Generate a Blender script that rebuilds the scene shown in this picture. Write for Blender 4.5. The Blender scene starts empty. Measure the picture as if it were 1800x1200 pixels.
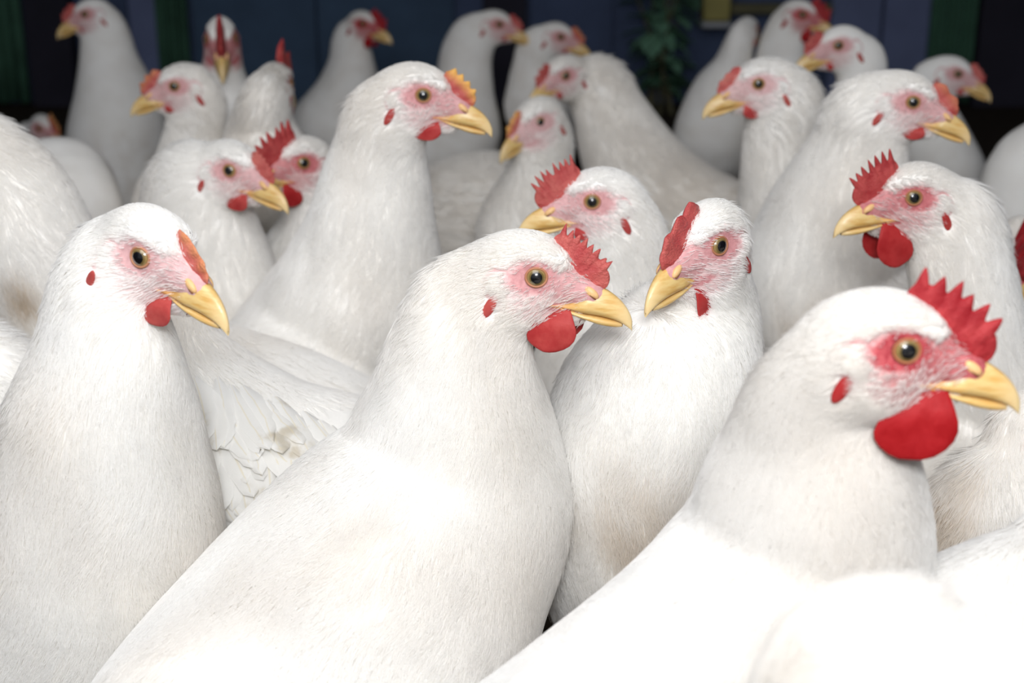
import bpy, math, random
import numpy as np
from mathutils import Vector, Matrix

sc = bpy.context.scene
C = sc.collection
PI = math.pi

# ------------------------------------------------------------------ camera
F = 2500.0                       # focal length in pixels of the 1800x1200 frame (50 mm on 36 mm)
TH = math.radians(19.6)
CAM = np.array([0.0, 0.0, 0.571])
RIGHT = np.array([1.0, 0, 0])
UP = np.array([0, math.sin(TH), math.cos(TH)])
FWD = np.array([0, math.cos(TH), -math.sin(TH)])
cd = bpy.data.cameras.new('camera')
cam = bpy.data.objects.new('camera', cd)
C.objects.link(cam)
cam.location = CAM
cam.rotation_euler = (PI / 2 - TH, 0, 0)
cd.lens = 50.0
cd.sensor_width = 36.0
cd.clip_start = 0.02
cd.dof.use_dof = True
cd.dof.focus_distance = 0.755
cd.dof.aperture_fstop = 8.3
sc.camera = cam

# ------------------------------------------------------------------ light
w = bpy.data.worlds.new('world')
sc.world = w
w.use_nodes = True
w.node_tree.nodes['Background'].inputs[0].default_value = (0.80, 0.88, 1.0, 1)
w.node_tree.nodes['Background'].inputs[1].default_value = 0.20


def area(name, loc, target, size, size_y, power, col):
    ld = bpy.data.lights.new(name, 'AREA')
    ld.shape = 'RECTANGLE'
    ld.size, ld.size_y, ld.energy, ld.color = size, size_y, power, col
    o = bpy.data.objects.new(name, ld)
    C.objects.link(o)
    o.location = loc
    o.rotation_euler = (Vector(target) - Vector(loc)).to_track_quat('-Z', 'Y').to_euler()
    return o


area('shed_opening_light', (-0.2, -0.15, 1.42), (0.0, 0.50, 0.2), 1.3, 0.9, 5.8, (1.0, 0.988, 0.985)).data.spread = math.radians(125)
area('camera_flash', (0.02, -0.13, 0.80), (0.03, 1.6, 0.33), 0.26, 0.16, 4.9, (0.965, 0.98, 1.0))
sc.view_settings.view_transform = 'Standard'
sc.view_settings.look = 'None'
sc.view_settings.gamma = 1.0
sc.view_settings.use_curve_mapping = False
sc.view_settings.exposure = 0.5
cy = sc.cycles
cy.use_denoising = True
cy.max_bounces = 14
cy.diffuse_bounces = 10
cy.transparent_max_bounces = 4
cy.caustics_reflective = False
cy.caustics_refractive = False
try:
    sc.cycles_curves.shape = 'RIBBONS'
except Exception:
    pass

rng = np.random.default_rng(11)
random.seed(11)


def at(px, py, d):
    """world point seen at pixel (px,py) of the photo at depth d in metres"""
    return CAM + RIGHT * ((px - 900) / F * d) + UP * ((600 - py) / F * d) + FWD * d


def project(P):
    Q = P - CAM
    d = Q @ FWD
    return 900 + F * (Q @ RIGHT) / d, 600 - F * (Q @ UP) / d, d


# ------------------------------------------------------------------ nodes
class NT:
    def __init__(self, name):
        self.m = bpy.data.materials.new(name)
        self.m.use_nodes = True
        self.t = self.m.node_tree
        self.t.nodes.clear()
        self.out = self.t.nodes.new('ShaderNodeOutputMaterial')

    def n(self, typ, **kw):
        nd = self.t.nodes.new(typ)
        for k, v in kw.items():
            setattr(nd, k, v)
        return nd

    def put(self, sock, v):
        if isinstance(v, (int, float)):
            sock.default_value = v
        elif isinstance(v, (tuple, list)):
            sock.default_value = v if len(v) == len(sock.default_value) else tuple(v) + (1,)
        else:
            self.t.links.new(v, sock)

    def math(self, op, a, b=0.0, c=None, clamp=False):
        nd = self.n('ShaderNodeMath', operation=op, use_clamp=clamp)
        self.put(nd.inputs[0], a)
        self.put(nd.inputs[1], b)
        if c is not None:
            self.put(nd.inputs[2], c)
        return nd.outputs[0]

    def add(self, a, b): return self.math('ADD', a, b)
    def sub(self, a, b): return self.math('SUBTRACT', a, b)
    def mul(self, a, b): return self.math('MULTIPLY', a, b)
    def mx(self, a, b): return self.math('MAXIMUM', a, b)
    def mn(self, a, b): return self.math('MINIMUM', a, b)

    def ramp(self, v, lo, hi):
        nd = self.n('ShaderNodeMapRange', interpolation_type='SMOOTHSTEP')
        self.put(nd.inputs[0], v)
        self.put(nd.inputs[1], lo)
        self.put(nd.inputs[2], hi)
        return nd.outputs[0]

    def noise(self, vec, scale, detail=3.0, rough=0.55):
        nd = self.n('ShaderNodeTexNoise')
        if vec is not None:
            self.put(nd.inputs['Vector'], vec)
        nd.inputs['Scale'].default_value = scale
        nd.inputs['Detail'].default_value = detail
        nd.inputs['Roughness'].default_value = rough
        return nd.outputs[0]

    def mix(self, f, a, b):
        nd = self.n('ShaderNodeMix', data_type='RGBA')
        self.put(nd.inputs[0], f)
        self.put(nd.inputs[6], a)
        self.put(nd.inputs[7], b)
        return nd.outputs[2]

    def vscale(self, vec, s):
        nd = self.n('ShaderNodeVectorMath', operation='MULTIPLY')
        self.put(nd.inputs[0], vec)
        nd.inputs[1].default_value = s
        return nd.outputs[0]

    def attr(self, name, typ='GEOMETRY'):
        return self.n('ShaderNodeAttribute', attribute_name=name, attribute_type=typ)

    def bsdf(self, col, rough=0.6, spec=0.3, bump=None, bdist=0.001, sss=0.0, coat=0.0, bstr=0.5):
        b = self.n('ShaderNodeBsdfPrincipled')
        self.put(b.inputs['Base Color'], col)
        self.put(b.inputs['Roughness'], rough)
        self.put(b.inputs['Specular IOR Level'], spec)
        if sss:
            b.inputs['Subsurface Weight'].default_value = sss
            b.inputs['Subsurface Radius'].default_value = (1.0, 0.25, 0.15)
            b.inputs['Subsurface Scale'].default_value = 0.003
        if coat:
            b.inputs['Coat Weight'].default_value = coat
            b.inputs['Coat Roughness'].default_value = 0.03
        if bump is not None:
            bn = self.n('ShaderNodeBump')
            bn.inputs['Strength'].default_value = bstr
            bn.inputs['Distance'].default_value = bdist
            self.put(bn.inputs['Height'], bump)
            self.t.links.new(bn.outputs[0], b.inputs['Normal'])
        self.t.links.new(b.outputs[0], self.out.inputs[0])
        return b


def simple(name, col, rough=0.7, nscale=0, namp=0.2, bump=0.0, spec=0.3, bdist=0.002):
    t = NT(name)
    c = col
    bm_ = None
    if nscale:
        co = t.n('ShaderNodeTexCoord').outputs['Object']
        nz = t.noise(co, nscale, 4)
        c = t.mix(nz, tuple(v * (1 - namp) for v in col), tuple(min(1, v * (1 + namp)) for v in col))
        if bump:
            bm_ = nz
    t.bsdf(c, rough, spec, bm_, bdist, bstr=bump or 0.5)
    return t.m


def make_skin():
    """white feathered body; the bare red face is laid out in the head's own millimetres (attribute hp)"""
    t = NT('feathered_body')
    hp = t.attr('hp').outputs['Vector']
    sp = t.n('ShaderNodeSeparateXYZ')
    t.put(sp.inputs[0], hp)
    x, y, z = sp.outputs
    fl = t.attr('flush', 'OBJECT').outputs['Fac']
    co = t.n('ShaderNodeTexCoord').outputs['Object']
    stx = t.noise(t.vscale(hp, (0.12, 0.12, 0.5)), 1.0, 3)
    fine = t.noise(hp, 0.35, 4)
    nz = t.add(t.mul(t.sub(stx, 0.5), 1.5), t.mul(t.sub(fine, 0.5), 0.9))

    def ell(cx, cz, rx, rz, rot=0.0):
        dx, dz = t.sub(x, cx), t.sub(z, cz)
        c_, s_ = math.cos(rot), math.sin(rot)
        u = t.add(t.mul(dx, c_ / rx), t.mul(dz, s_ / rx))
        v = t.add(t.mul(dx, -s_ / rz), t.mul(dz, c_ / rz))
        return t.math('SQRT', t.add(t.mul(u, u), t.mul(v, v)))

    def m(e, soft=0.35, amp=0.35):
        e2 = t.add(e, t.mul(nz, amp))
        return t.sub(1.0, t.ramp(e2, 1.0 - soft, 1.0 + soft))
    eye = m(ell(-1.0, -0.5, 16.5, 11.0))
    lore = m(ell(21.0, -7.0, 14.0, 11.5, -0.5), 0.3, 0.45)
    gape = m(ell(14.5, -19.5, 11.0, 4.0, -0.18), 0.35, 0.3)
    crease = m(ell(-19.0, 4.5, 8.5, 1.5, 0.05), 0.5, 0.3)
    fore = t.mul(t.mul(t.ramp(x, 22.0, 29.0), t.sub(1.0, t.ramp(z, 4.0, 12.0))), t.mul(t.ramp(z, -30.0, -24.0), t.sub(1.0, t.ramp(x, 44.0, 48.0))))
    jaw = m(ell(9.0, -24.0, 14.0, 6.0, -0.2), 0.4, 0.3)
    cheek = m(ell(3.0, -14.0, 18.0, 13.0), 0.6, 0.8)
    red = t.mx(t.mx(eye, t.mul(lore, 0.9)), t.mx(gape, t.mul(crease, 0.55)))
    red = t.mx(red, t.mx(t.mul(jaw, 0.6), t.mul(fore, 0.95)))
    pink = t.mul(cheek, t.add(0.40, t.mul(fl, 0.35)))
    arc = t.math('ABSOLUTE', t.sub(ell(-19.5, -5.5, 9.5, 9.0), 1.0))
    arc = t.mul(t.sub(1.0, t.ramp(t.add(arc, t.mul(nz, 0.12)), 0.04, 0.20)), t.ramp(t.sub(z, x), 10.0, 16.0))
    red = t.mx(red, t.mx(pink, t.mul(arc, 0.75)))
    brow = t.ramp(t.sub(z, t.mul(x, -0.30)), 9.5, 13.5)         # white eyebrow of feathers
    red = t.mul(red, t.sub(1.0, brow))
    red = t.mul(red, t.add(0.42, t.mul(fl, 0.58)))
    inhead = t.mul(t.ramp(x, -38.0, -24.0), t.math('LESS_THAN', t.math('ABSOLUTE', y), 30.0))
    red = t.math('MULTIPLY', red, inhead, clamp=True)
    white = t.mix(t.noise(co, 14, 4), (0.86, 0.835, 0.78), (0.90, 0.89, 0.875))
    d = t.attr('dirt_shade').outputs['Fac']
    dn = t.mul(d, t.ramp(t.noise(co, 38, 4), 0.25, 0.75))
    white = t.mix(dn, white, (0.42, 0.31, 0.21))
    skin = t.mix(fl, (0.49, 0.075, 0.10), (0.36, 0.015, 0.030))
    skin = t.mix(t.ramp(fine, 0.3, 0.75), skin, t.mix(fl, (0.70, 0.28, 0.30), (0.52, 0.075, 0.085)))
    col = t.mix(red, white, skin)
    bmp = t.add(t.mul(t.noise(hp, 0.8, 3), 0.6), t.mul(stx, 0.6))
    t.bsdf(col, 0.75, 0.15, bmp, 0.0008, bstr=0.5)
    return t.m


def make_feather(name='feathers'):
    t = NT(name)
    d = t.attr('dirt_shade').outputs['Fac']
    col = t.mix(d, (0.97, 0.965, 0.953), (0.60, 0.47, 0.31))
    a = t.n('ShaderNodeBsdfDiffuse')
    b = t.n('ShaderNodeBsdfTranslucent')
    t.put(a.inputs[0], col)
    t.put(b.inputs[0], col)
    mx = t.n('ShaderNodeMixShader')
    mx.inputs[0].default_value = 0.5
    t.t.links.new(a.outputs[0], mx.inputs[1])
    t.t.links.new(b.outputs[0], mx.inputs[2])
    t.t.links.new(mx.outputs[0], t.out.inputs[0])
    return t.m


def make_vane():
    """flight feather: fine barbs across the vane, a pale shaft, some mud"""
    t = NT('flight_feather')
    uv = t.attr('fuv').outputs['Vector']
    sp = t.n('ShaderNodeSeparateXYZ')
    t.put(sp.inputs[0], uv)
    u, v, k = sp.outputs
    au = t.math('ABSOLUTE', u)
    barb = t.math('SINE', t.mul(t.sub(v, t.mul(au, 0.35)), 260.0))
    co = t.n('ShaderNodeTexCoord').outputs['Object']
    nz = t.noise(co, 45, 4)
    dirt_shade = t.mul(t.ramp(nz, 0.58, 0.74), 0.5)
    col = t.mix(t.ramp(barb, -0.9, 0.6), (0.90, 0.885, 0.85), (0.96, 0.955, 0.94))
    col = t.mix(dirt_shade, col, (0.52, 0.42, 0.24))
    shaft = t.sub(1.0, t.ramp(au, 0.03, 0.10))
    col = t.mix(t.mul(shaft, 0.5), col, (0.86, 0.78, 0.58))
    bn = t.n('ShaderNodeBump')
    bn.inputs['Strength'].default_value = 0.12
    bn.inputs['Distance'].default_value = 0.0003
    t.put(bn.inputs['Height'], t.add(barb, t.mul(shaft, 2.5)))
    a = t.n('ShaderNodeBsdfDiffuse')
    b = t.n('ShaderNodeBsdfTranslucent')
    for q in (a, b):
        t.put(q.inputs[0], col)
        t.t.links.new(bn.outputs[0], q.inputs['Normal'])
    mx = t.n('ShaderNodeMixShader')
    mx.inputs[0].default_value = 0.4
    t.t.links.new(a.outputs[0], mx.inputs[1])
    t.t.links.new(b.outputs[0], mx.inputs[2])
    t.t.links.new(mx.outputs[0], t.out.inputs[0])
    return t.m


def make_flesh(name, c1, c2, bumpscale=900, rough=0.42, bstr=0.8):
    t = NT(name)
    co = t.n('ShaderNodeTexCoord').outputs['Object']
    big = t.noise(co, 110, 3)
    fine = t.noise(co, bumpscale, 3)
    h = t.attr('tip').outputs['Fac']
    fl = t.attr('flush', 'OBJECT').outputs['Fac']
    col = t.mix(t.ramp(big, 0.3, 0.7), c1, c2)
    pale = t.mix(t.ramp(big, 0.3, 0.7), (0.56, 0.13, 0.12), (0.66, 0.25, 0.20))
    col = t.mix(fl, pale, col)
    ytip = t.attr('yellow', 'OBJECT').outputs['Fac']
    col = t.mix(t.mul(t.ramp(h, 0.25, 0.9), ytip), col, (0.82, 0.45, 0.12))
    t.bsdf(col, rough, 0.18, t.add(fine, t.mul(big, 2.0)), 0.0010, sss=0.1, bstr=bstr)
    return t.m


def make_beak():
    t = NT('beak_horn')
    hp = t.attr('hp').outputs['Vector']
    sp = t.n('ShaderNodeSeparateXYZ')
    t.put(sp.inputs[0], hp)
    x, y, z = sp.outputs
    nz = t.noise(t.vscale(hp, (0.06, 0.2, 0.35)), 1.0, 3)
    col = t.mix(t.ramp(nz, 0.3, 0.7), (0.62, 0.36, 0.10), (0.72, 0.52, 0.22))
    col = t.mix(t.ramp(x, 40, 54), col, (0.79, 0.59, 0.30))
    col = t.mix(t.mul(t.sub(1.0, t.ramp(x, 10, 26)), 0.6), col, (0.80, 0.36, 0.14))
    t.bsdf(col, 0.32, 0.45, nz, 0.0006, sss=0.08, bstr=0.4)
    return t.m


def make_eye():
    t = NT('eyeball')
    p = t.attr('ep').outputs['Vector']          # eye space, axis = +y, millimetres
    sp = t.n('ShaderNodeSeparateXYZ')
    t.put(sp.inputs[0], p)
    x, y, z = sp.outputs
    r = t.math('SQRT', t.add(t.mul(x, x), t.mul(z, z)))
    nz = t.noise(p, 1.2, 3)
    iris = t.mix(nz, (0.17, 0.11, 0.028), (0.13, 0.10, 0.045))
    iris = t.mix(t.ramp(t.add(r, t.mul(nz, 0.5)), 4.0, 5.0), iris, (0.30, 0.20, 0.07))
    col = t.mix(t.ramp(r, 3.15, 3.5), (0.004, 0.004, 0.005), iris)
    col = t.mix(t.ramp(r, 5.1, 5.6), col, (0.03, 0.022, 0.015))
    b = t.bsdf(col, 0.25, 0.4, coat=1.0)
    return t.m


M = {}
M['body'] = make_skin()
M['feather'] = make_feather()
M['vane'] = make_vane()
M['comb'] = make_flesh('comb_flesh', (0.29, 0.007, 0.014), (0.42, 0.030, 0.037))
M['wattle'] = make_flesh('wattle_flesh', (0.31, 0.003, 0.006), (0.38, 0.008, 0.013), 250, 0.55, 0.25)
M['beak'] = make_beak()
M['eye'] = make_eye()
t_ = NT('eyelid_skin')
f_ = t_.attr('flush', 'OBJECT').outputs['Fac']
t_.bsdf(t_.mix(f_, (0.50, 0.26, 0.15), (0.36, 0.12, 0.055)), 0.5, 0.3)
M['lid'] = t_.m
M['slit'] = simple('nostril_slit', (0.20, 0.075, 0.03), 0.6, 300, 0.2)
M['cere'] = simple('nostril_cover', (0.78, 0.48, 0.22), 0.4, 300, 0.12, 0.2)
M['leg'] = simple('scaly_leg', (0.70, 0.46, 0.16), 0.5, 250, 0.25, 0.5)


# ------------------------------------------------------------------ mesh helpers
def np_mesh(name, V, Q, attrs=None, smooth=True):
    """V (n,3), Q quads/tris (m,k) -> mesh"""
    me = bpy.data.meshes.new(name)
    V = np.asarray(V, np.float32)
    Q = np.asarray(Q, np.int32)
    me.vertices.add(len(V))
    me.vertices.foreach_set('co', V.ravel())
    k = Q.shape[1]
    me.loops.add(Q.size)
    me.loops.foreach_set('vertex_index', Q.ravel())
    me.polygons.add(len(Q))
    me.polygons.foreach_set('loop_start', np.arange(0, Q.size, k, dtype=np.int32))
    try:
        me.polygons.foreach_set('loop_total', np.full(len(Q), k, np.int32))
    except Exception:
        pass
    me.polygons.foreach_set('use_smooth', np.full(len(Q), smooth, bool))
    for nm, arr in (attrs or {}).items():
        arr = np.asarray(arr, np.float32)
        if arr.ndim == 2:
            a = me.attributes.new(nm, 'FLOAT_VECTOR', 'POINT')
            a.data.foreach_set('vector', arr.ravel())
        else:
            a = me.attributes.new(nm, 'FLOAT', 'POINT')
            a.data.foreach_set('value', arr)
    me.update(calc_edges=True)
    me.validate()
    return me


def link(name, me, mat, parent=None, loc=None):
    o = bpy.data.objects.new(name, me)
    if mat is not None and not me.materials:
        me.materials.append(mat)
    C.objects.link(o)
    if parent is not None:
        o.parent = parent
    if loc is not None:
        o.location = loc
    return o


def grid_quads(nu, nv, wrap_u=False, wrap_v=False, off=0):
    Q = []
    for i in range(nu if wrap_u else nu - 1):
        for j in range(nv if wrap_v else nv - 1):
            i2, j2 = (i + 1) % nu, (j + 1) % nv
            Q.append((off + i * nv + j, off + i2 * nv + j, off + i2 * nv + j2, off + i * nv + j2))
    return Q


def sphere_grid(n=20, m=14):
    th = np.linspace(0, 2 * PI, n, endpoint=False)
    ph = np.linspace(0.02, PI - 0.02, m)
    T, Pp = np.meshgrid(th, ph, indexing='ij')
    V = np.stack([np.sin(Pp) * np.cos(T), np.sin(Pp) * np.sin(T), np.cos(Pp)], -1).reshape(-1, 3)
    return V, grid_quads(n, m, wrap_u=True)


# ------------------------------------------------------------------ signed distances
def tcap(P, a, b, ra, rb):
    ab = b - a
    t = np.clip(((P - a) @ ab) / max(ab @ ab, 1e-9), 0, 1)
    D = P - (a + t[:, None] * ab)
    return np.sqrt((D * D).sum(1)) - (ra + t * (rb - ra))


def ell(P, c, R):
    p = (P - np.array(c, np.float32)) / np.array(R, np.float32)
    k0 = np.sqrt((p * p).sum(1)) + 1e-6
    q = p / np.array(R, np.float32)
    k1 = np.sqrt((q * q).sum(1)) + 1e-6
    return k0 * (k0 - 1) / k1


def smin(a, b, k):
    h = np.maximum(k - np.abs(a - b), 0) / k
    return np.minimum(a, b) - h * h * k * 0.25


def ftc(P, a, b, ra, rb, ys):
    Q = P * np.array([1, 1 / ys, 1], np.float32)
    return tcap(Q, np.array(a, np.float32), np.array(b, np.float32), ra, rb) * (0.5 + 0.5 * ys)


def head_sdf(L):
    """head in its own millimetres: x to the beak, |y| to the side, z up, origin between the eyes"""
    L = L.copy()
    L[:, 1] = np.abs(L[:, 1])
    d = ell(L, (-10, 0, -1), (29, 17.0, 22.5))
    d = smin(d, ell(L, (-15, 4, -14), (24, 14, 19)), 7)
    d = smin(d, ftc(L, (0, 0, -2), (30, 0, -13), 15.5, 9.0, 0.80), 6)
    d = smin(d, ftc(L, (-6, 0, -22), (20, 0, -24), 14, 6.0, 0.85), 6)
    d = smin(d, ell(L, (-19.0, 14.8, -5.0), (8.0, 5.6, 7.2)), 2.5)
    d = smin(d, ftc(L, (-8, 11.6, 12.0), (14, 8.4, 9.0), 3.0, 2.6, 1.0), 4)
    # eye socket
    s = ell(L, (0, 20.0, 0), (9.5, 6.2, 8.4))
    d = -smin(-d, s, 2.5)
    return d


_fr = rng.normal(size=(26, 3))
_fp = rng.uniform(0, 2 * PI, 26)


def wob(P, freq):
    """smooth pseudo-noise about +-1"""
    a = P @ (_fr.T * freq) + _fp
    return np.sin(a).sum(1) / 4.0


def catmull(pts, n):
    pts = np.array(pts)
    P = np.vstack([2 * pts[0] - pts[1], pts, 2 * pts[-1] - pts[-2]])
    out = []
    for i in range(1, len(P) - 2):
        p0, p1, p2, p3 = P[i - 1:i + 3]
        for t in np.linspace(0, 1, n, endpoint=False):
            out.append(0.5 * ((2 * p1) + (p2 - p0) * t + (2 * p0 - 5 * p1 + 4 * p2 - p3) * t * t + (3 * p1 - p0 - 3 * p2 + p3) * t ** 3))
    out.append(pts[-1])
    return np.array(out)


def head_rot(yaw, pitch, roll):
    y, p, r = (math.radians(a) for a in (yaw, pitch, roll))
    return np.array((Matrix.Rotation(y, 3, 'Z') @ Matrix.Rotation(-p, 3, 'Y') @ Matrix.Rotation(r, 3, 'X')))


class Shape:
    """the body as a smooth solid: a spine of tapering rounded segments plus the head"""

    def __init__(self, hc, R, s, chain, head=True):
        self.hc, self.R, self.s, self.head = hc, R, s, head
        self.ch = catmull(chain, 4).astype(np.float64)
        self.ch[:, 3] = np.maximum(self.ch[:, 3], 0.006)
        self.lat = R[:, 1].copy()
        m = (self.ch[:-1, :3] + self.ch[1:, :3]) / 2
        dist = np.linalg.norm(m - hc, axis=1) / s
        self.q = 0.60 + 0.40 * np.clip((dist - 0.030) / 0.10, 0, 1) if head else np.ones(len(m))

    def flat(self, a, b, q):
        D = b[:3] - a[:3]
        return a[:3] + D + self.lat * (D @ self.lat) * (1 / q - 1)

    def local(self, P):
        return ((P - self.hc) @ self.R) * (1000.0 / self.s)

    def body(self, P):
        d = None
        for i, (a, b) in enumerate(zip(self.ch[:-1], self.ch[1:])):
            q = self.q[i]
            if q < 0.97:             # the neck is flat from side to side just behind the head
                D = P - a[:3]
                e = tcap(a[:3] + D + np.outer(D @ self.lat, self.lat) * (1 / q - 1), a[:3], self.flat(a, b, q), a[3], b[3]) * (0.35 + 0.65 * q)
            else:
                e = tcap(P, a[:3], b[:3], a[3], b[3])
            d = e if d is None else smin(d, e, 0.003)
        return d

    def __call__(self, P):
        d = self.body(P)
        if self.head:
            L = self.local(P)
            near = (L * L).sum(1) < 100.0 ** 2
            if near.any():
                h = head_sdf(L[near]) * (self.s / 1000.0)
                d[near] = smin(d[near], h, 0.009 * self.s)
        return d

    def grad(self, P, e=4e-4):
        G = np.empty_like(P)
        for i in range(3):
            o = np.zeros(3)
            o[i] = e
            G[:, i] = self(P + o) - self(P - o)
        n = np.sqrt((G * G).sum(1))[:, None] + 1e-9
        return G / n, n[:, 0] / (2 * e)

    def project(self, P, level=0.0, it=3):
        for _ in range(it):
            g, m = self.grad(P)
            P = P - g * ((self(P) - level) / np.maximum(m, 0.5))[:, None]
        return P

    def surface(self, h):
        lo = (self.ch[:, :3] - self.ch[:, 3:4]).min(0)
        hi = (self.ch[:, :3] + self.ch[:, 3:4]).max(0)
        if self.head:
            lo = np.minimum(lo, self.hc - 0.05 * self.s)
            hi = np.maximum(hi, self.hc + 0.05 * self.s)
        lo, hi = lo - 4 * h, hi + 4 * h
        K = 4
        nc = np.ceil((hi - lo) / (h * K)).astype(int) + 1
        ax = [lo[i] + (np.arange(nc[i]) * K + (K - 1) / 2) * h for i in range(3)]
        G = np.stack(np.meshgrid(*ax, indexing='ij'), -1).reshape(-1, 3)
        dc = self(G).reshape(nc)
        near = np.abs(dc) < h * K * 1.5
        full = np.repeat(np.repeat(np.repeat(np.where(dc < 0, -1.0, 1.0), K, 0), K, 1), K, 2)
        nb = np.argwhere(near)
        off = np.stack(np.meshgrid(*[np.arange(K)] * 3, indexing='ij'), -1).reshape(-1, 3)
        idx = (nb[:, None, :] * K + off[None]).reshape(-1, 3)
        full[idx[:, 0], idx[:, 1], idx[:, 2]] = self(lo + idx * h)
        ins = full < 0
        n = np.array(ins.shape)
        c = np.zeros(n - 1, int)
        for i in (0, 1):
            for j in (0, 1):
                for k in (0, 1):
                    c += ins[i:n[0] - 1 + i, j:n[1] - 1 + j, k:n[2] - 1 + k]
        act = (c > 0) & (c < 8)
        vid = np.full(act.shape, -1)
        cells = np.argwhere(act)
        vid[act] = np.arange(len(cells))
        V = lo + (cells + 0.5) * h
        quads = []
        for axx in range(3):
            u, v = [(1, 2), (2, 0), (0, 1)][axx]
            A = [slice(None)] * 3
            B = [slice(None)] * 3
            A[axx], B[axx] = slice(0, -1), slice(1, None)
            flip = np.argwhere(ins[tuple(A)] != ins[tuple(B)])
            flip = flip[(flip[:, u] > 0) & (flip[:, v] > 0) & (flip[:, u] < n[u] - 1) & (flip[:, v] < n[v] - 1)]
            pos = ins[flip[:, 0], flip[:, 1], flip[:, 2]]
            q = []
            for du, dv in ((-1, -1), (0, -1), (0, 0), (-1, 0)):
                f = flip.copy()
                f[:, u] += du
                f[:, v] += dv
                q.append(vid[f[:, 0], f[:, 1], f[:, 2]])
            q = np.stack(q, 1)
            q[~pos] = q[~pos][:, ::-1]
            quads.append(q)
        Q = np.vstack(quads)
        Q = Q[(Q >= 0).all(1)]
        # relax and pull on to the smooth solid
        V = self.project(V, 0, 2)
        for _ in range(2):
            S = np.zeros_like(V)
            W = np.zeros(len(V))
            for a in range(4):
                i, j = Q[:, a], Q[:, (a + 1) % 4]
                np.add.at(S, i, V[j])
                np.add.at(S, j, V[i])
                np.add.at(W, i, 1)
                np.add.at(W, j, 1)
            V = 0.4 * V + 0.6 * S / W[:, None]
            V = self.project(V, 0, 1)
        return V, Q

    def flow(self, P):
        """direction the feathers lie in: from the beak over the head, down the neck, to the tail"""
        T = np.zeros_like(P)
        for a, b in zip(self.ch[:-1], self.ch[1:]):
            t = b[:3] - a[:3]
            ln = np.linalg.norm(t) + 1e-6
            mid = (a[:3] + b[:3]) / 2
            wgt = ln / (((P - mid) ** 2).sum(1) + 2e-4) ** 1.5
            T += wgt[:, None] * (t / ln)
        T /= np.linalg.norm(T, axis=1)[:, None] + 1e-9
        if self.head:
            L = self.local(P)
            back = self.R @ np.array([-1.0, 0, -0.12])
            k = np.clip((L[:, 0] + 38) / 30.0, 0, 1)[:, None] * np.clip((L[:, 2] + 62) / 34, 0, 1)[:, None] * (np.abs(L[:, 1]) < 45)[:, None] * (L[:, 0] < 80)[:, None]
            T = T * (1 - k) + back * k
            low = np.clip((-14 - L[:, 2]) / 22.0, 0, 1)[:, None] * (np.abs(L[:, 1]) < 45)[:, None] * (L[:, 2] > -110)[:, None]
            T = T + low * np.array([0, 0, -0.55])
        return T


# ------------------------------------------------------------------ bird pieces (head millimetres)
def comb_mesh(H, teeth, tip_back, x0=37.0, sd=0, thick=1.0, lean=0.0):
    r = random.Random(sd)
    base = np.array([(38.5, -7.5), (36, -2), (31, 4.5), (24, 10.5), (16, 15.5), (8, 19.0), (0, 21.0), (-8, 21.0)])
    nu, nv = 72, 12
    B = catmull(np.hstack([base, np.zeros((len(base), 2))]), 12)[:, :2]
    end = {0: 0.60, 1: 0.72, 2: 0.85}[tip_back]
    s = np.linspace(0, end * (len(B) - 1), nu)
    bx, bz = np.interp(s, np.arange(len(B)), B[:, 0]), np.interp(s, np.arange(len(B)), B[:, 1])
    tx, tz = np.gradient(bx), np.gradient(bz)
    ln = np.hypot(tx, tz)
    nx, nz = tz / ln, -tx / ln
    if nz.mean() < 0:
        nx, nz = -nx, -nz
    u = np.linspace(0, 1, nu)
    env = np.minimum(1, u / 0.22) ** 0.6 * np.minimum(1, (1 - u) / 0.10 + 0.12) ** 0.7
    env = np.minimum(env, 1)
    tooth = np.zeros(nu)
    for k in range(teeth):
        c = 0.24 + 0.70 * (k + 0.5) / teeth + r.uniform(-0.015, 0.015)
        tooth = np.maximum(tooth, r.uniform(0.75, 1.15) * np.clip(1 - np.abs(u - c) / (0.30 / teeth), 0, 1) ** 0.8)
    hgt = H * (0.54 * env + 0.54 * tooth * env)
    V, tipv = [], []
    for side in (1, -1):
        for i in range(nu):
            for j in range(nv):
                v = j / (nv - 1)
                h = -9.0 + v * (hgt[i] + 9.0)
                th = thick * (2.6 * (1 - v) ** 0.8 + 0.75) * (1 if j < nv - 1 else 0.35) * min(1, 0.35 + 5 * u[i], 0.35 + 5 * (1 - u[i]))
                wb = 0.5 * math.sin(u[i] * 23 + v * 3 + sd) * v
                leanx = -0.22 * max(0, h)               # points lean back
                V.append((bx[i] + nx[i] * h + leanx * 0.6, side * th + wb + lean * max(0, h), bz[i] + nz[i] * h))
                tipv.append(v * (0.4 + 0.6 * min(1, hgt[i] / H)))
    Q = grid_quads(nu, nv)
    o = nu * nv
    Q = [q[::-1] for q in Q] + [tuple(o + a for a in q) for q in Q]
    for i in range(nu - 1):                              # close rim
        a, b = i * nv + nv - 1, (i + 1) * nv + nv - 1
        Q.append((b, a, o + a, o + b))
    for j in range(nv - 1):                              # close ends
        a, b = j, j + 1
        Q.append((a, b, o + b, o + a))
        a, b = (nu - 1) * nv + j, (nu - 1) * nv + j + 1
        Q.append((b, a, o + a, o + b))
    return np.array(V), Q, np.array(tipv)


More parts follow.
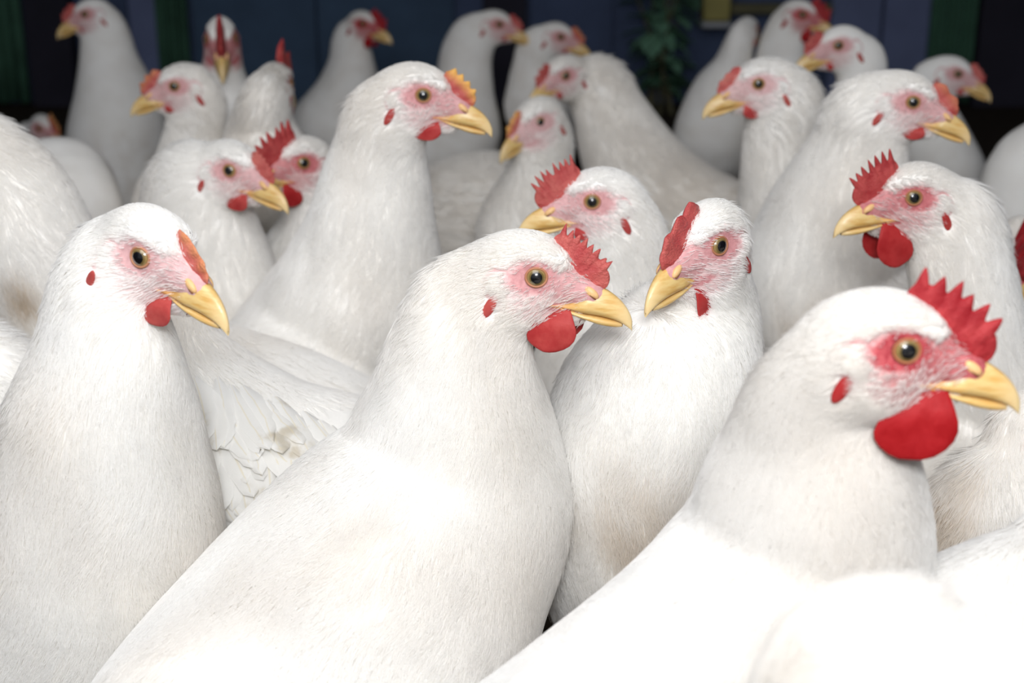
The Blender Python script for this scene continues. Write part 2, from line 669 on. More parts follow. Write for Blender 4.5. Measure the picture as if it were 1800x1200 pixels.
def wattle_mesh(side, Ln, Wd, sd=0, x0=10.5):
    r = random.Random(sd)
    nu, nv = 28, 12
    V = []
    ph = r.uniform(0, 6)
    for i in range(nu):
        a = 2 * PI * i / nu
        for j in range(nv):
            b = j / (nv - 1) * PI
            # lens shape: ring angle a round the thickness, b from attachment to tip
            v = (1 - math.cos(b)) / 2
            wdt = Wd * (0.60 + 0.55 * math.sin(min(1, v * 1.12) * PI * 0.60)) * math.sqrt(max(0.0, 1 - max(0, (v - 0.42) / 0.58) ** 2.3)) * (1 if v > 0.02 else 0.6)
            x = math.cos(a) * wdt
            t = math.sin(a) * (1.9 - 0.7 * v) * (1 if 0.001 < v < 0.999 else 0.05)
            z = -v * (Ln + 2) + 0.14 * x * (1 - v)
            y = t + 0.7 * math.sin(x * 0.35 + v * 3.0 + ph) * v
            V.append((x0 + x - 0.10 * Ln * v, side * (6.0 + 5.2 * min(1, v / 0.35) + 0.6 * v + y), -20.5 + z))
    Q = grid_quads(nu, nv, wrap_u=True)
    if side < 0:
        Q = [q[::-1] for q in Q]
    return np.array(V), Q


def _half(x, z):
    """half width of the head at (x,z), head millimetres"""
    ys = np.linspace(0, 26, 105)
    P = np.stack([np.full(105, x), ys, np.full(105, z)], 1).astype(np.float32)
    d = head_sdf(P)
    k = np.argmax(d > 0)
    return ys[k] if d[0] < 0 else 0.0


def beak_upper():
    #     x, top, bottom, halfwidth
    S = [(8, -16.2, -18.2, None), (12, -15.5, -19.2, None), (17, -14.0, -20.6, None), (22, -11.5, -22.0, None), (27, -8.5, -23.0, 9.0),
         (31, -6.4, -23.7, 8.2), (35, -7.0, -24.3, 7.4), (39, -8.8, -25.0, 6.5), (43, -11.2, -26.0, 5.5), (47, -14.4, -27.4, 4.4), (50.2, -18.0, -29.2, 3.3),
         (52.6, -22.0, -31.0, 2.2), (54.0, -26.0, -32.2, 1.2), (54.2, -29.8, -32.8, 0.4)]
    n = 22
    A = []
    for x, t, b, hw in S:
        if hw is None:
            hw = max(_half(x, (t + b) / 2) + 0.9, 8.5)
        A.append((x, t, b, hw))
    A = catmull(np.array(A), 4)
    V = []
    for x, t, b, hw in A:
        for k in range(n):
            a = 2 * PI * k / n
            c, s_ = math.cos(a), math.sin(a)
            zc = b + (t - b) * 0.30
            z = zc + (t - zc) * s_ if s_ > 0 else zc + (zc - b) * s_ * 0.9
            yy = hw * math.copysign(abs(c) ** (0.80 if s_ > 0 else 0.55), c)
            if s_ > 0:
                yy *= (1 - 0.22 * s_)
            V.append((x, yy, z))
    Q = grid_quads(len(A), n, wrap_v=True)
    m = len(A)
    Q = [q[::-1] for q in Q]
    return np.array(V), Q


def beak_lower():
    S = [(7.5, -18.4, -20.2, None), (13, -19.6, -22.3, None), (20, -21.8, -25.2, None), (27, -23.6, -27.6, 7.6), (34, -24.8, -30.2, 6.4), (40, -26.2, -31.4, 5.0),
         (45, -27.6, -31.8, 3.4), (48.5, -29.0, -31.6, 1.4)]
    A = []
    for x, t, b, hw in S:
        if hw is None:
            hw = max(_half(x, (t + b) / 2) + 0.5, 7.8)
        A.append((x, t, b, hw))
    A = catmull(np.array(A), 4)
    n = 18
    V = []
    for x, t, b, hw in A:
        for k in range(n):
            a = 2 * PI * k / n
            c, s_ = math.cos(a), math.sin(a)
            z = (t + b) / 2 + (t - b) / 2 * s_
            V.append((x, hw * math.copysign(abs(c) ** 0.7, c), z + 1.3))
    Q = [q[::-1] for q in grid_quads(len(A), n, wrap_v=True)]
    return np.array(V), Q


_cache = {}


def cached(key, fn):
    if key not in _cache:
        _cache[key] = fn()
    return _cache[key]


def eye_frame(side):
    a = math.radians(14)
    ax = np.array([math.sin(a), side * math.cos(a) * 1.0, 0.10])
    ax /= np.linalg.norm(ax)
    up = np.array([0, 0, 1.0])
    xx = np.cross(ax, up)
    xx /= np.linalg.norm(xx)
    zz = np.cross(xx, ax)
    return np.stack([xx, ax, zz], 1)       # columns


def feather_strip(n=9):
    """unit feather outline: v along 0..1, half width profile"""
    v = np.linspace(0, 1, n)
    wdt = np.minimum(1, 0.30 + 2.4 * v) * np.sqrt(np.clip(1 - np.clip((v - 0.55) / 0.45, 0, 1) ** 2.2, 0, 1))
    return v, wdt


# ------------------------------------------------------------------ bird builder
BIRDS = []


def bird(label, eye, d, yaw, chain, pitch=0.0, roll=0.0, s=0.88, flush=0.5, comb=(8, 7, 1), wattle=(10, 6), yellow=0.0,
         tail=None, hair=0, vox=None, head=True, dirt_shade=None, group='white hens crowded in the shed', near_eye=None,
         wing=None, lean=0.0, legs=True, hairlen=1.0, cthick=1.0, cream=0.0, bare=None, name='chicken', mid=True):
    """eye: pixel of the visible eye, d: its depth, chain: (px, py, depth offset, half width in px) down the neck and along the back"""
    sd = len(BIRDS) + 1
    R = head_rot(yaw, pitch, roll)
    k = s / 1000.0
    e = at(eye[0], eye[1], d)
    if near_eye is None:
        # which side of the head looks at the camera
        near_eye = 1 if (R[:, 1] @ (CAM - e)) > 0 else -1
    hc = e - R @ np.array([0, near_eye * 15.0 * k, 0]) if near_eye else e
    pts = []
    dh = float((hc - CAM) @ FWD)
    if head:
        p0 = hc + R @ (np.array([-12, 0, -9]) * k)
        pts.append((*p0, 17.5 * k))
    shift = 0.0
    for ci, (px, py, dd, hw) in enumerate(chain):
        dep = dh + dd
        if head and ci == 0:
            ray = at(px, py, 1.0) - CAM
            den = float(ray @ R[:, 1])
            if abs(den) > 0.3:
                shift = float(np.clip(((hc - CAM) @ R[:, 1]) / den - dep, -0.045, 0.045))
        dep += shift * (1.0, 0.6, 0.3, 0.1, 0)[min(ci, 4)]
        pts.append((*at(px, py, dep), hw * dep / F))
    if tail is not None:
        ty, slope, sc_ = tail           # heading of the body, slope of the back, size
        a = math.radians(ty)
        sl = math.radians(slope)
        b = np.array([-math.cos(a) * math.cos(sl), -math.sin(a) * math.cos(sl), -math.sin(sl)])
        n0 = np.array(pts[-1][:3])
        r0 = pts[-1][3]
        rb = max(0.070 * sc_, min(r0, 0.085 * sc_))
        for t_, rr, dz in ((0.075, (r0 + rb) / 2, 0.0), (0.15, rb * 0.98, 0.002), (0.215, rb * 0.72, 0.008), (0.27, rb * 0.36, 0.02), (0.32, 0.014, 0.04)):
            pts.append((*(n0 + b * t_ * sc_ + np.array([0, 0, dz * sc_])), rr))
    sh = Shape(hc, R, s, pts, head)
    # keep the belly off the floor
    mean = np.array([p[:3] for p in pts])
    imid = max(range(len(pts)), key=lambda i: pts[i][3])
    mid_ = np.array(pts[imid][:3])
    base = np.array([mid_[0], mid_[1], 0.0])
    root = bpy.data.objects.new(name, None)
    root.empty_display_size = 0.05
    C.objects.link(root)
    root.location = base
    root['label'] = label
    root['category'] = 'chicken'
    root['group'] = group
    BIRDS.append((root, sh, label))
    print('BIRD %2d %-60s head z %.3f  body z %.3f r %.3f' % (sd, label[:60], hc[2], mid_[2], pts[imid][3]))

    h = vox or max(0.0024, min(0.0055, 0.0036 * d / 0.72))
    V, Q = sh.surface(h)
    L = sh.local(V) if head else np.full_like(V, -200.0)
    g, _ = sh.grad(V)
    # soft lumps of overlapping feathers, not on the head
    fade = np.clip((-L[:, 0] - 25) / 30.0, 0, 1) if head else np.ones(len(V))
    lump = 0.0008 * wob(V + sd, 40.0) + 0.0003 * wob(V * 1.3 + sd, 90.0)
    V2 = V + g * (lump * fade)[:, None]
    dirt_shade_v = np.zeros(len(V))
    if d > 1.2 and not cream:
        # beige tint grows with depth, painting the fall-off of light into far hens
        cream_dim = min(0.16, 0.05 + 0.12 * (d - 1.2))
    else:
        cream_dim = cream

    def dirt_shade_fn(P):
        out = np.clip(0.05 + 0.13 * wob(P + 3 * sd, 22.0) + 0.05 * wob(P + sd, 60.0), 0, 1) * 0.40 + cream_dim
        if dirt_shade:
            for (px, py, rad, amt) in dirt_shade:
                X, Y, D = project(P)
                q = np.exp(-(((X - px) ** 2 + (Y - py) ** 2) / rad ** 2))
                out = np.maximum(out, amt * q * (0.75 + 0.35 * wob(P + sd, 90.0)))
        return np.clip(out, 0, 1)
    dirt_shade_v = dirt_shade_fn(V)
    me = np_mesh('body', V2 - base, Q, {'hp': L, 'dirt_shade': dirt_shade_v})
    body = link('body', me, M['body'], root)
    body['flush'] = flush

    def put(nm, VV, QQ, mat, attrs=None, parent=root, mats=None):
        Wd = hc + (np.asarray(VV) * k) @ R.T - base
        o = link(nm, np_mesh(nm, Wd, QQ, attrs), mat, parent)
        o['flush'] = flush
        o['yellow'] = yellow
        return o

    if head:
        V_, Q_ = cached('ub', beak_upper)
        put('upper_beak', V_, Q_, M['beak'], {'hp': V_})
        V_, Q_ = cached('lb', beak_lower)
        put('lower_beak', V_, Q_, M['beak'], {'hp': V_})
        if comb:
            V_, Q_, tp = comb_mesh(comb[0], comb[1], comb[2], sd=sd, thick=cthick, lean=lean)
            put('comb', V_, Q_, M['comb'], {'tip': tp})
        for sgn in (1, -1):
            if wattle and wattle[0] > 0:
                V_, Q_ = wattle_mesh(sgn, wattle[0], wattle[1], sd, *wattle[2:])
                o = put('wattle', V_, Q_, M['wattle'], {'tip': np.zeros(len(V_))})
                o['flush'] = 0.55 + 0.45 * flush
            E = eye_frame(sgn)
            V_, Q_ = sphere_grid(28, 22)
            V_ = V_ @ np.array([[1, 0, 0], [0, 0, -1], [0, 1, 0]])       # poles on y
            c = np.array([0, sgn * 11.2, 0.0])
            ev = V_ * 7.1
            eo = put('eye', c + ev @ E.T, Q_, M['eye'], {'ep': ev})
            # eyelid ring
            n1, n2 = 36, 8
            T = []
            for i in range(n1):
                a = 2 * PI * i / n1
                rr = 5.75 + 0.25 * math.cos(2 * a)
                for j in range(n2):
                    b = 2 * PI * j / n2
                    q = rr + 0.75 * math.cos(b)
                    T.append((q * math.cos(a), 4.6 + 0.75 * math.sin(b) - 0.3 * math.cos(2 * a), q * math.sin(a) * 0.97))
            put('eyelid', c + np.array(T) @ E.T, grid_quads(n1, n2, True, True), M['lid'], parent=eo)
            # ear lobe: a red almond below the pale ear tuft
            V_, Q_ = sphere_grid(16, 10)
            ew = V_ * np.array([3.2, 1.3, 8.2]) * (0.8 + 0.3 * flush)
            an = 0.50
            ew = ew @ np.array([[math.cos(an), 0, -math.sin(an)], [0, 1, 0], [math.sin(an), 0, math.cos(an)]])
            ys = np.linspace(8, 34, 105)
            pr = hc + (np.stack([np.full(105, -25.0), sgn * ys, np.full(105, -17.5)], 1) * k) @ R.T
            c2 = np.array([-25.0, sgn * (ys[np.argmax(sh(pr) > 0)] + 0.45), -17.5])
            eb = put('earlobe', c2 + ew, Q_, M['wattle'], {'tip': np.zeros(len(V_))})
            eb['flush'] = 0.35 + 0.55 * flush
            # nostril with its horny cover
            V_, Q_ = sphere_grid(14, 8)
            nc_ = np.array([31.0, sgn * 5.6, -9.4])
            tw = V_ * np.array([5.2, 2.3, 2.6])
            an = 0.62
            Rm = np.array([[math.cos(an), 0, -math.sin(an)], [0, 1, 0], [math.sin(an), 0, math.cos(an)]])
            no = put('nostril', nc_ + tw @ Rm, Q_, M['cere'])
            tw = V_ * np.array([2.6, 0.8, 0.55])
            put('nostril_slit', nc_ + np.array([1.0, sgn * 1.5, -2.0]) + tw @ Rm, Q_, M['slit'], parent=no)

    if wing:
        make_wing(root, base, sh, wing, sd)
    if legs:
        for sgn in (1, -1):
            make_leg(root, base, mid_, pts[imid][3], pts, imid, sgn, yaw)
    if hair:
        plumage(root, base, sh, V2, Q, g, L, hair, dirt_shade_fn, sd, flush, hairlen, d, bare)
    return root


def tube(path, radii, n=8):
    path = np.array(path, float)
    V = []
    for i, p in enumerate(path):
        t = path[min(i + 1, len(path) - 1)] - path[max(i - 1, 0)]
        t = t / (np.linalg.norm(t) + 1e-9)
        a = np.cross(t, [0.3, 0.9, 0.2])
        a /= np.linalg.norm(a)
        b = np.cross(t, a)
        for k in range(n):
            q = 2 * PI * k / n
            V.append(p + radii[i] * (math.cos(q) * a + math.sin(q) * b))
    return V, grid_quads(len(path), n, wrap_v=True)


def make_leg(root, base, mid, r, pts, im, sgn, yaw):
    j = min(im + 1, len(pts) - 1)
    i = max(im - 1, 0)
    ax = np.array(pts[i][:3]) - np.array(pts[j][:3])
    ax[2] = 0
    ax /= np.linalg.norm(ax) + 1e-9
    lat = np.array([-ax[1], ax[0], 0])
    hip = np.array([mid[0], mid[1], max(0.075, mid[2] - 0.6 * r)]) + lat * sgn * min(0.035, 0.5 * r)
    foot = np.array([hip[0], hip[1], 0.006]) + ax * 0.012
    hock = (hip + foot) / 2 - ax * 0.012
    VV, QQ = [], []
    for path, rad in [([hip, hock, foot], [0.012, 0.0065, 0.0055])] + [
            ([foot, foot + (ax * math.cos(a) + lat * math.sin(a)) * l * 0.6 + np.array([0, 0, 0.002]), foot + (ax * math.cos(a) + lat * math.sin(a)) * l - np.array([0, 0, 0.002])],
             [0.0055, 0.0042, 0.002]) for a, l in ((0, 0.055), (0.6, 0.048), (-0.6, 0.048), (PI, 0.02))]:
        v, q = tube(path, rad)
        o = len(VV)
        VV += v
        QQ += [tuple(o + a for a in f) for f in q]
    link('leg', np_mesh('leg', np.array(VV) - base, QQ), M['leg'], root)


def make_wing(root, base, sh, spec, sd):
    """rows of overlapping feathers lying on the side of the body. spec: dict(start, along, down, rows, n, length, width, ruff)"""
    AV, AQ, AU = [], [], []
    for W in (spec if isinstance(spec, list) else [spec]):
        r = random.Random(sd * 7 + 1)
        a = at(*W['start'])                # front upper corner of the wing
        b = at(*W['end'])                  # rear upper corner
        c = at(*W['low'])                  # front lower corner
        rows, n = W['rows'], W['n']
        VV, QQ, UV = [], [], []
        v, wd = feather_strip(13)
        for ri in range(rows - 1, -1, -1):
            fr = ri / max(1, rows - 1)
            for i in range(n):
                fu = (i + 0.5 * (ri % 2) + r.uniform(-.25, .25)) / n
                p = a + (b - a) * fu + (c - a) * (fr + r.uniform(-.06, .06))
                dirv = (b - a) / np.linalg.norm(b - a) * W.get('lay', 0.9) + (c - a) / np.linalg.norm(c - a) * (W.get('fall', 0.35) + r.uniform(-1, 1) * W['ruff'])
                dirv /= np.linalg.norm(dirv)
                g, _ = sh.grad(p[None])
                dirv = dirv - g[0] * (dirv @ g[0])
                dirv /= np.linalg.norm(dirv)
                lat = np.cross(g[0], dirv)
                Lf = W['length'] * r.uniform(.8, 1.15)
                Wf = W['width'] * r.uniform(.85, 1.15)
                bend = r.uniform(-.25, .25) * W['ruff'] * 2
                tilt = r.uniform(-1, 1) * W['ruff'] * 0.6
                curl = r.uniform(-.01, .16) * W['ruff']
                o = len(VV)
                row = []
                for vi, wi in zip(v, wd):
                    cen = p + dirv * Lf * vi + lat * bend * Lf * vi * vi
                    for u in (-1, -0.5, 0, 0.5, 1):
                        row.append((cen + lat * u * wi * Wf * (1 + (r.uniform(-.20, .08) if abs(u) == 1 and vi > .3 else 0)), 0.0012 + 0.0010 * (rows - ri) + W.get('lift', 0.004) * vi * vi + 0.0012 * (1 - u * u) + tilt * u * wi * Wf * 0.5 + curl * Lf * vi ** 3))
                P = np.array([q[0] for q in row])
                lv = np.array([q[1] for q in row])
                P = sh.project(P, 0.0, 2)
                g2, _ = sh.grad(P)
                P = P + g2 * lv[:, None]
                VV += list(P)
                for vi in v:
                    for u in (-1, -.5, 0, .5, 1):
                        UV.append((u, vi, r.random()))
                QQ += grid_quads(13, 5, off=o)
        AV += VV
        AQ += [tuple(len(AV) - len(VV) + a for a in f) for f in QQ]
        AU += UV
    me = np_mesh('wing', np.array(AV) - base, AQ, {'fuv': np.array(AU)})
    link('wing', me, M['vane'], root)


def plumage(root, base, sh, V, Q, g, L, count, dirt_shade_fn, sd, flush, hl, depth, bare=None):
    """the soft feather fringe of the head, neck and breast: fine strands that lie along the body"""
    rg = np.random.default_rng(sd)
    tri = np.vstack([Q[:, [0, 1, 2]], Q[:, [0, 2, 3]]])
    A, B_, C_ = V[tri[:, 0]], V[tri[:, 1]], V[tri[:, 2]]
    cen = (A + B_ + C_) / 3
    ar = np.linalg.norm(np.cross(B_ - A, C_ - A), axis=1) / 2
    Lc = sh.local(cen) if sh.head else np.full_like(cen, -200.0)
    gn = g[tri[:, 0]]
    X, Y, D = project(cen)
    view = CAM - cen
    view /= np.linalg.norm(view, axis=1)[:, None]
    fac = (gn * view).sum(1)
    keep = (fac > -0.5) & (X > -140) & (X < 1940) & (Y > -140) & (Y < 1320) & (D > 0.1)
    if bare:
        keep = keep & ~((X > bare[0]) & (Y > bare[1]) & (X < bare[2]) & (Y < bare[3]) & (fac > -0.1))
    inhead = (Lc[:, 0] > -32) & (Lc[:, 2] > -42) & (np.abs(Lc[:, 1]) < 40)
    dens = np.where(inhead & sh.head, 2.6, 1.0)
    dens = dens * np.where(fac < 0.1, 0.6, 1.0)
    wgt = ar * dens * keep
    if wgt.sum() <= 0:
        return
    cnt = int(count)
    idx = rg.choice(len(tri), cnt, p=wgt / wgt.sum())
    r1, r2 = rg.random(cnt), rg.random(cnt)
    sq = np.sqrt(r1)
    P = A[idx] * (1 - sq)[:, None] + B_[idx] * (sq * (1 - r2))[:, None] + C_[idx] * (sq * r2)[:, None]
    Lp = sh.local(P) if sh.head else np.full_like(P, -200.0)
    nrm = gn[idx]
    k = sh.s / 1000
    x, y, z = Lp[:, 0], np.abs(Lp[:, 1]), Lp[:, 2]
    if sh.head:
        near = (z > -45) & (y < 32) & (x < 60)
        hd = np.clip((x + 45) / 30.0, 0, 1) * np.clip((z + 55) / 20, 0, 1) * (y < 36)
        # bare skin
        e1 = ((x + 1) / 15.5) ** 2 + (z / 10.0) ** 2
        e2 = ((x - 22) / 15) ** 2 + ((z + 8) / 12) ** 2
        e3 = ((x - 14) / 12) ** 2 + ((z + 19.5) / 4.0) ** 2
        brow = (z + 0.30 * x) > 10.5
        prob = np.ones(cnt)
        prob = np.where(((e1 < 1) | (e2 < 1) | (e3 < 1)) & ~brow, 0.10 + 0.10 * (1 - flush), prob)
        ch = ((x - 4) / 19) ** 2 + ((z + 14) / 14) ** 2
        prob = np.where((ch < 1) & (prob > 0.5), 0.26 + 0.2 * (1 - flush), prob)
        ea = np.sqrt(((x + 19.5) / 9.5) ** 2 + ((z + 5.5) / 9.0) ** 2)
        prob = np.where((np.abs(ea - 1.05) < 0.13) & (z - x > 11), 0.15 * prob, prob)
        prob = np.where((e1 < 0.40), 0.0, prob)
        prob = np.where(((x + 23.0) / 5.0) ** 2 + ((z + 17.0) / 8.5) ** 2 < 1, 0.0, prob)
        prob = np.where(x > 30, 0.0, prob)
        prob = np.where(near, prob, 1.0)
        ok = rg.random(cnt) < prob
        P, nrm, x, y, z, hd = P[ok], nrm[ok], x[ok], y[ok], z[ok], hd[ok]
    else:
        hd = np.zeros(cnt)
    n = len(P)
    T = sh.flow(P)
    T = T - nrm * (T * nrm).sum(1)[:, None]
    T /= np.linalg.norm(T, axis=1)[:, None] + 1e-9
    S = np.cross(nrm, T)
    clump = 0.22 * wob(P + sd, 110.0) + 0.12 * wob(P + 5 + sd, 380.0)
    ln = (0.017 * (1 - hd) + 0.0048 * hd) * hl * rg.uniform(0.6, 1.25, n)
    if sh.head:
        ln *= np.where(hd > 0.5, np.clip(0.40 + 0.30 * (e1[ok] - 1.0), 0.40, 1.0), 1.0)
    lift = (0.035 * (1 - hd) + 0.13 * hd) * (1 + 0.7 * rg.normal(size=n)) + 0.03 * wob(P + 9, 300.0)
    lift = np.clip(lift, 0.015, 0.5)
    side = clump * 0.6 + 0.12 * rg.normal(size=n)
    K = 4
    tt = np.linspace(0, 1, K)
    pos = np.empty((n, K, 3), np.float32)
    for j, t in enumerate(tt):
        pos[:, j] = P + nrm * 0.0003 + (T * (ln * t)[:, None]) + S * (ln * side * t * t)[:, None] + nrm * (ln * lift * (t - 0.35 * t * t))[:, None] - base
    for j in range(1, K):
        q = pos[:, j].astype(np.float64) + base
        dq = sh(q)
        pos[:, j] += nrm * np.clip(0.0009 + 0.0004 * j - dq, 0, 0.006)[:, None]
    rad0 = (0.00023 * (1 - hd) + 0.00013 * hd) * max(1.0, depth / 0.8)
    rad = rad0[:, None] * np.array([0.9, 1.0, 0.75, 0.15])[None]
    hc_ = bpy.data.hair_curves.new('plumage')
    hc_.add_curves([K] * n)
    hc_.points.foreach_set('position', pos.reshape(-1))
    ra = hc_.attributes.get('radius') or hc_.attributes.new('radius', 'FLOAT', 'POINT')
    ra.data.foreach_set('value', rad.astype(np.float32).ravel())
    da = hc_.attributes.new('dirt_shade', 'FLOAT', 'CURVE')
    dv = np.clip(dirt_shade_fn(P) + 0.05 * rg.random(n), 0, 1)
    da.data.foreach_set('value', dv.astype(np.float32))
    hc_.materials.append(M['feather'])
    o = bpy.data.objects.new('plumage', hc_)
    C.objects.link(o)
    o.parent = root
    o['kind'] = 'stuff'
    return o


# ------------------------------------------------------------------ shed
def box(name, lo, hi, mat, parent=None):
    lo, hi = np.array(lo, float), np.array(hi, float)
    V = [[(lo, hi)[i][0], (lo, hi)[j][1], (lo, hi)[k][2]] for i in (0, 1) for j in (0, 1) for k in (0, 1)]
    Q = [(0, 1, 3, 2), (4, 6, 7, 5), (0, 4, 5, 1), (2, 3, 7, 6), (0, 2, 6, 4), (1, 5, 7, 3)]
    o = link(name, np_mesh(name, V, Q, smooth=False), mat, parent)
    b = o.modifiers.new('bevel', 'BEVEL')
    b.width = 0.004
    b.segments = 2
    return o


def structure(o):
    o['kind'] = 'structure'
    return o


YW = 3.2
DW = 3.17


def wx(px):
    return (px - 900) / F * DW


M['litter'] = simple('litter', (0.040, 0.030, 0.022), 0.95, 60, 0.6, 0.8, 0.1, 0.02)
M['navy'] = simple('navy_boards', (0.058, 0.082, 0.155), 0.8, 9, 0.5)
M['black'] = simple('black_timber', (0.020, 0.018, 0.030), 0.8, 12, 0.4)
M['blue'] = simple('faded_blue_board', (0.14, 0.17, 0.30), 0.7, 7, 0.35)
M['teal'] = simple('dark_teal_board', (0.055, 0.095, 0.16), 0.8, 8, 0.5)
M['green'] = simple('green_sheet', (0.05, 0.125, 0.08), 0.8, 14, 0.6)
M['leaf'] = simple('leaf', (0.15, 0.30, 0.20), 0.6, 40, 0.5)
M['yellow'] = simple('yellow_plastic', (0.36, 0.31, 0.10), 0.6, 20, 0.3)
M['palegrey'] = simple('pale_plastic', (0.42, 0.43, 0.46), 0.6, 20, 0.2)
M['olive'] = simple('olive_rail', (0.12, 0.11, 0.06), 0.7, 20, 0.3)
M['roof'] = simple('roof_sheet', (0.10, 0.10, 0.11), 0.8, 10, 0.2)

structure(box('floor', (-2.6, -1.6, -0.05), (2.6, 3.4, 0.0), M['litter']))
structure(box('wall_back', (-2.6, YW, 0.0), (2.6, YW + 0.1, 1.9), M['navy']))
structure(box('wall_left', (-2.7, -1.6, 0.0), (-2.6, 3.4, 1.9), M['navy']))
structure(box('wall_right', (2.6, -1.6, 0.0), (2.7, 3.4, 1.9), M['navy']))
structure(box('ceiling', (-2.7, 1.0, 1.9), (2.7, 3.4, 1.95), M['roof']))
n = 0
for p0, p1, mt, th in ((62, 140, 'black', .05), (165, 235, 'navy', .02), (236, 286, 'blue', .022), (345, 560, 'teal', .02), (563, 800, 'teal', .024), (850, 925, 'black', .05),
                       (930, 1075, 'navy', .022), (1285, 1440, 'navy', .02), (1452, 1540, 'blue', .024), (1543, 1622, 'blue', .03), (1706, 1900, 'black', .05)):
    n += 1
    structure(box('trim_%d' % n, (wx(p0), YW - th, 0.0), (wx(p1), YW - 0.001, 1.5), M[mt]))
for p0, p1, lab in ((-60, 56, 'dark green sheet hanging on the shed wall at the far left'),
                    (288, 342, 'narrow dark green sheet hanging behind the front-facing hen'),
                    (1625, 1703, 'dark green sheet hanging between the blue boards and the black post')):
    # gently pleated hanging sheet
    nu, nv = 40, 10
    V = []
    for i in range(nu):
        for j in range(nv):
            u = i / (nu - 1)
            V.append((wx(p0) + (wx(p1) - wx(p0)) * u, YW - 0.035 + 0.012 * math.sin(u * 19), 0.01 + 1.3 * j / (nv - 1)))
    o = link('green_sheet', np_mesh('green_sheet', V, grid_quads(nu, nv)), M['green'])
    o.modifiers.new('solid', 'SOLIDIFY').thickness = 0.004
    o['label'], o['category'], o['group'] = lab, 'sheet', 'green sheets on the back wall'


def plant(px0, px1, ztop, seed, label):
    r = random.Random(seed)
    x0, x1 = wx(px0), wx(px1)
    base = np.array([(x0 + x1) / 2, YW - 0.13, 0.0])
    root = bpy.data.objects.new('leafy_plant', None)
    C.objects.link(root)
    root.location = base
    root['label'], root['category'], root['group'] = label, 'plant', 'plants along the back wall'
    VV, QQ, SV, SQ = [], [], [], []
    for sidx in range(6):
        q = np.array([r.uniform(-.03, .03), r.uniform(-.03, .03), 0.0])
        top = np.array([r.uniform(x0, x1) - base[0], r.uniform(-.06, .06), ztop * r.uniform(.7, 1)])
        path = [q + (top - q) * t + np.array([0.015 * math.sin(4 * t + sidx), 0, 0]) for t in np.linspace(0, 1, 6)]
        v, f = tube(path, [0.004 - 0.0005 * i for i in range(6)], 6)
        o_ = len(SV)
        SV += v
        SQ += [tuple(o_ + a for a in g) for g in f]
        for k in range(16):
            p = q + (top - q) * r.uniform(.2, 1)
            a = r.uniform(0, 2 * PI)
            dr = np.array([math.cos(a), 0.6 * math.sin(a), r.uniform(-.5, .4)])
            dr /= np.linalg.norm(dr)
            lat = np.cross(dr, [0, 0.3, 1])
            lat /= np.linalg.norm(lat)
            L_ = r.uniform(.04, .075)
            o_ = len(VV)
            for t in (0, .25, .5, .75, 1):
                wv = 0.34 * L_ * math.sin(PI * min(1, t * .92 + .06)) + .0005
                for u in (-1, 0, 1):
                    VV.append(p + dr * L_ * t + lat * u * wv + np.array([0, 0, -0.25 * L_ * t * t + 0.06 * L_ * abs(u)]))
            QQ += grid_quads(5, 3, off=o_)
    link('foliage', np_mesh('foliage', VV, QQ), M['leaf'], root)
    link('stem', np_mesh('stem', SV, SQ), M['olive'], root)


plant(1085, 1215, 0.34, 3, 'leafy green plant in the dark gap right of the centre hens')
r0 = bpy.data.objects.new('wall_box', None)
C.objects.link(r0)
r0.location = (wx(1246), YW, 0.23)
r0['label'], r0['category'] = 'small dull yellow box with a pale lower edge on the back wall', 'box'
zz = at(1246, 36, DW - 0.08)[2]
box('lid', (wx(1226) - wx(1246), -0.07, zz - 0.23), (wx(1272) - wx(1246), 0.0, zz - 0.23 + 0.12), M['yellow'], r0)
box('base', (wx(1222) - wx(1246), -0.075, zz - 0.23 - 0.014), (wx(1276) - wx(1246), 0.0, zz - 0.23 - 0.002), M['palegrey'], r0)
o = box('wall_rail', (wx(1276), YW - 0.05, zz + 0.012), (wx(1450), YW - 0.02, zz + 0.035), M['olive'])
o['label'], o['category'] = 'thin olive rail along the back wall beside the yellow box', 'rail'

# ------------------------------------------------------------------ the flock (photo pixel of the near eye, depth, heading)
NEAR, FAR = 40000, 0
# --- front row
bird('white hen at the left front with a tiny pale comb, turned half towards the viewer', (245, 452), 0.676, -38,
     [(212, 468, .006, 84), (186, 540, .014, 110), (190, 640, .03, 134), (184, 720, .045, 154), (178, 800, .06, 176), (172, 900, .08, 207), (158, 1010, .10, 228), (110, 1150, .14, 255)],
     pitch=-6, flush=.38, comb=(2.8, 3, 0), wattle=(16, 12, 9), yellow=.35, cthick=.7, tail=(-38, 18, 1.05), hair=60000)
bird('white hen in the middle front with a spiked red comb and red wattles', (940, 488), 0.71, -14,
     [(840, 532, .012, 92), (808, 640, .03, 123), (804, 720, .045, 150), (796, 800, .06, 183), (782, 900, .07, 216), (700, 1010, .06, 262), (560, 1250, .02, 330), (380, 1480, -.03, 330), (200, 1640, -.07, 200)],
     pitch=0, flush=.55, comb=(11, 8, 1), wattle=(23, 13.5), hair=75000)
bird('white hen at the right front with a tall bright red comb and large scarlet wattles', (1590, 617), 0.551, -10,
     [(1474, 648, .01, 90), (1420, 722, .025, 106), (1432, 800, .04, 150), (1424, 900, .055, 193), (1405, 1000, .07, 215), (1285, 1205, .06, 264), (1080, 1390, .03, 280), (820, 1500, 0, 220)],
     pitch=0, flush=.95, comb=(15, 6, 2), cream=0, wattle=(31, 17), hair=75000)
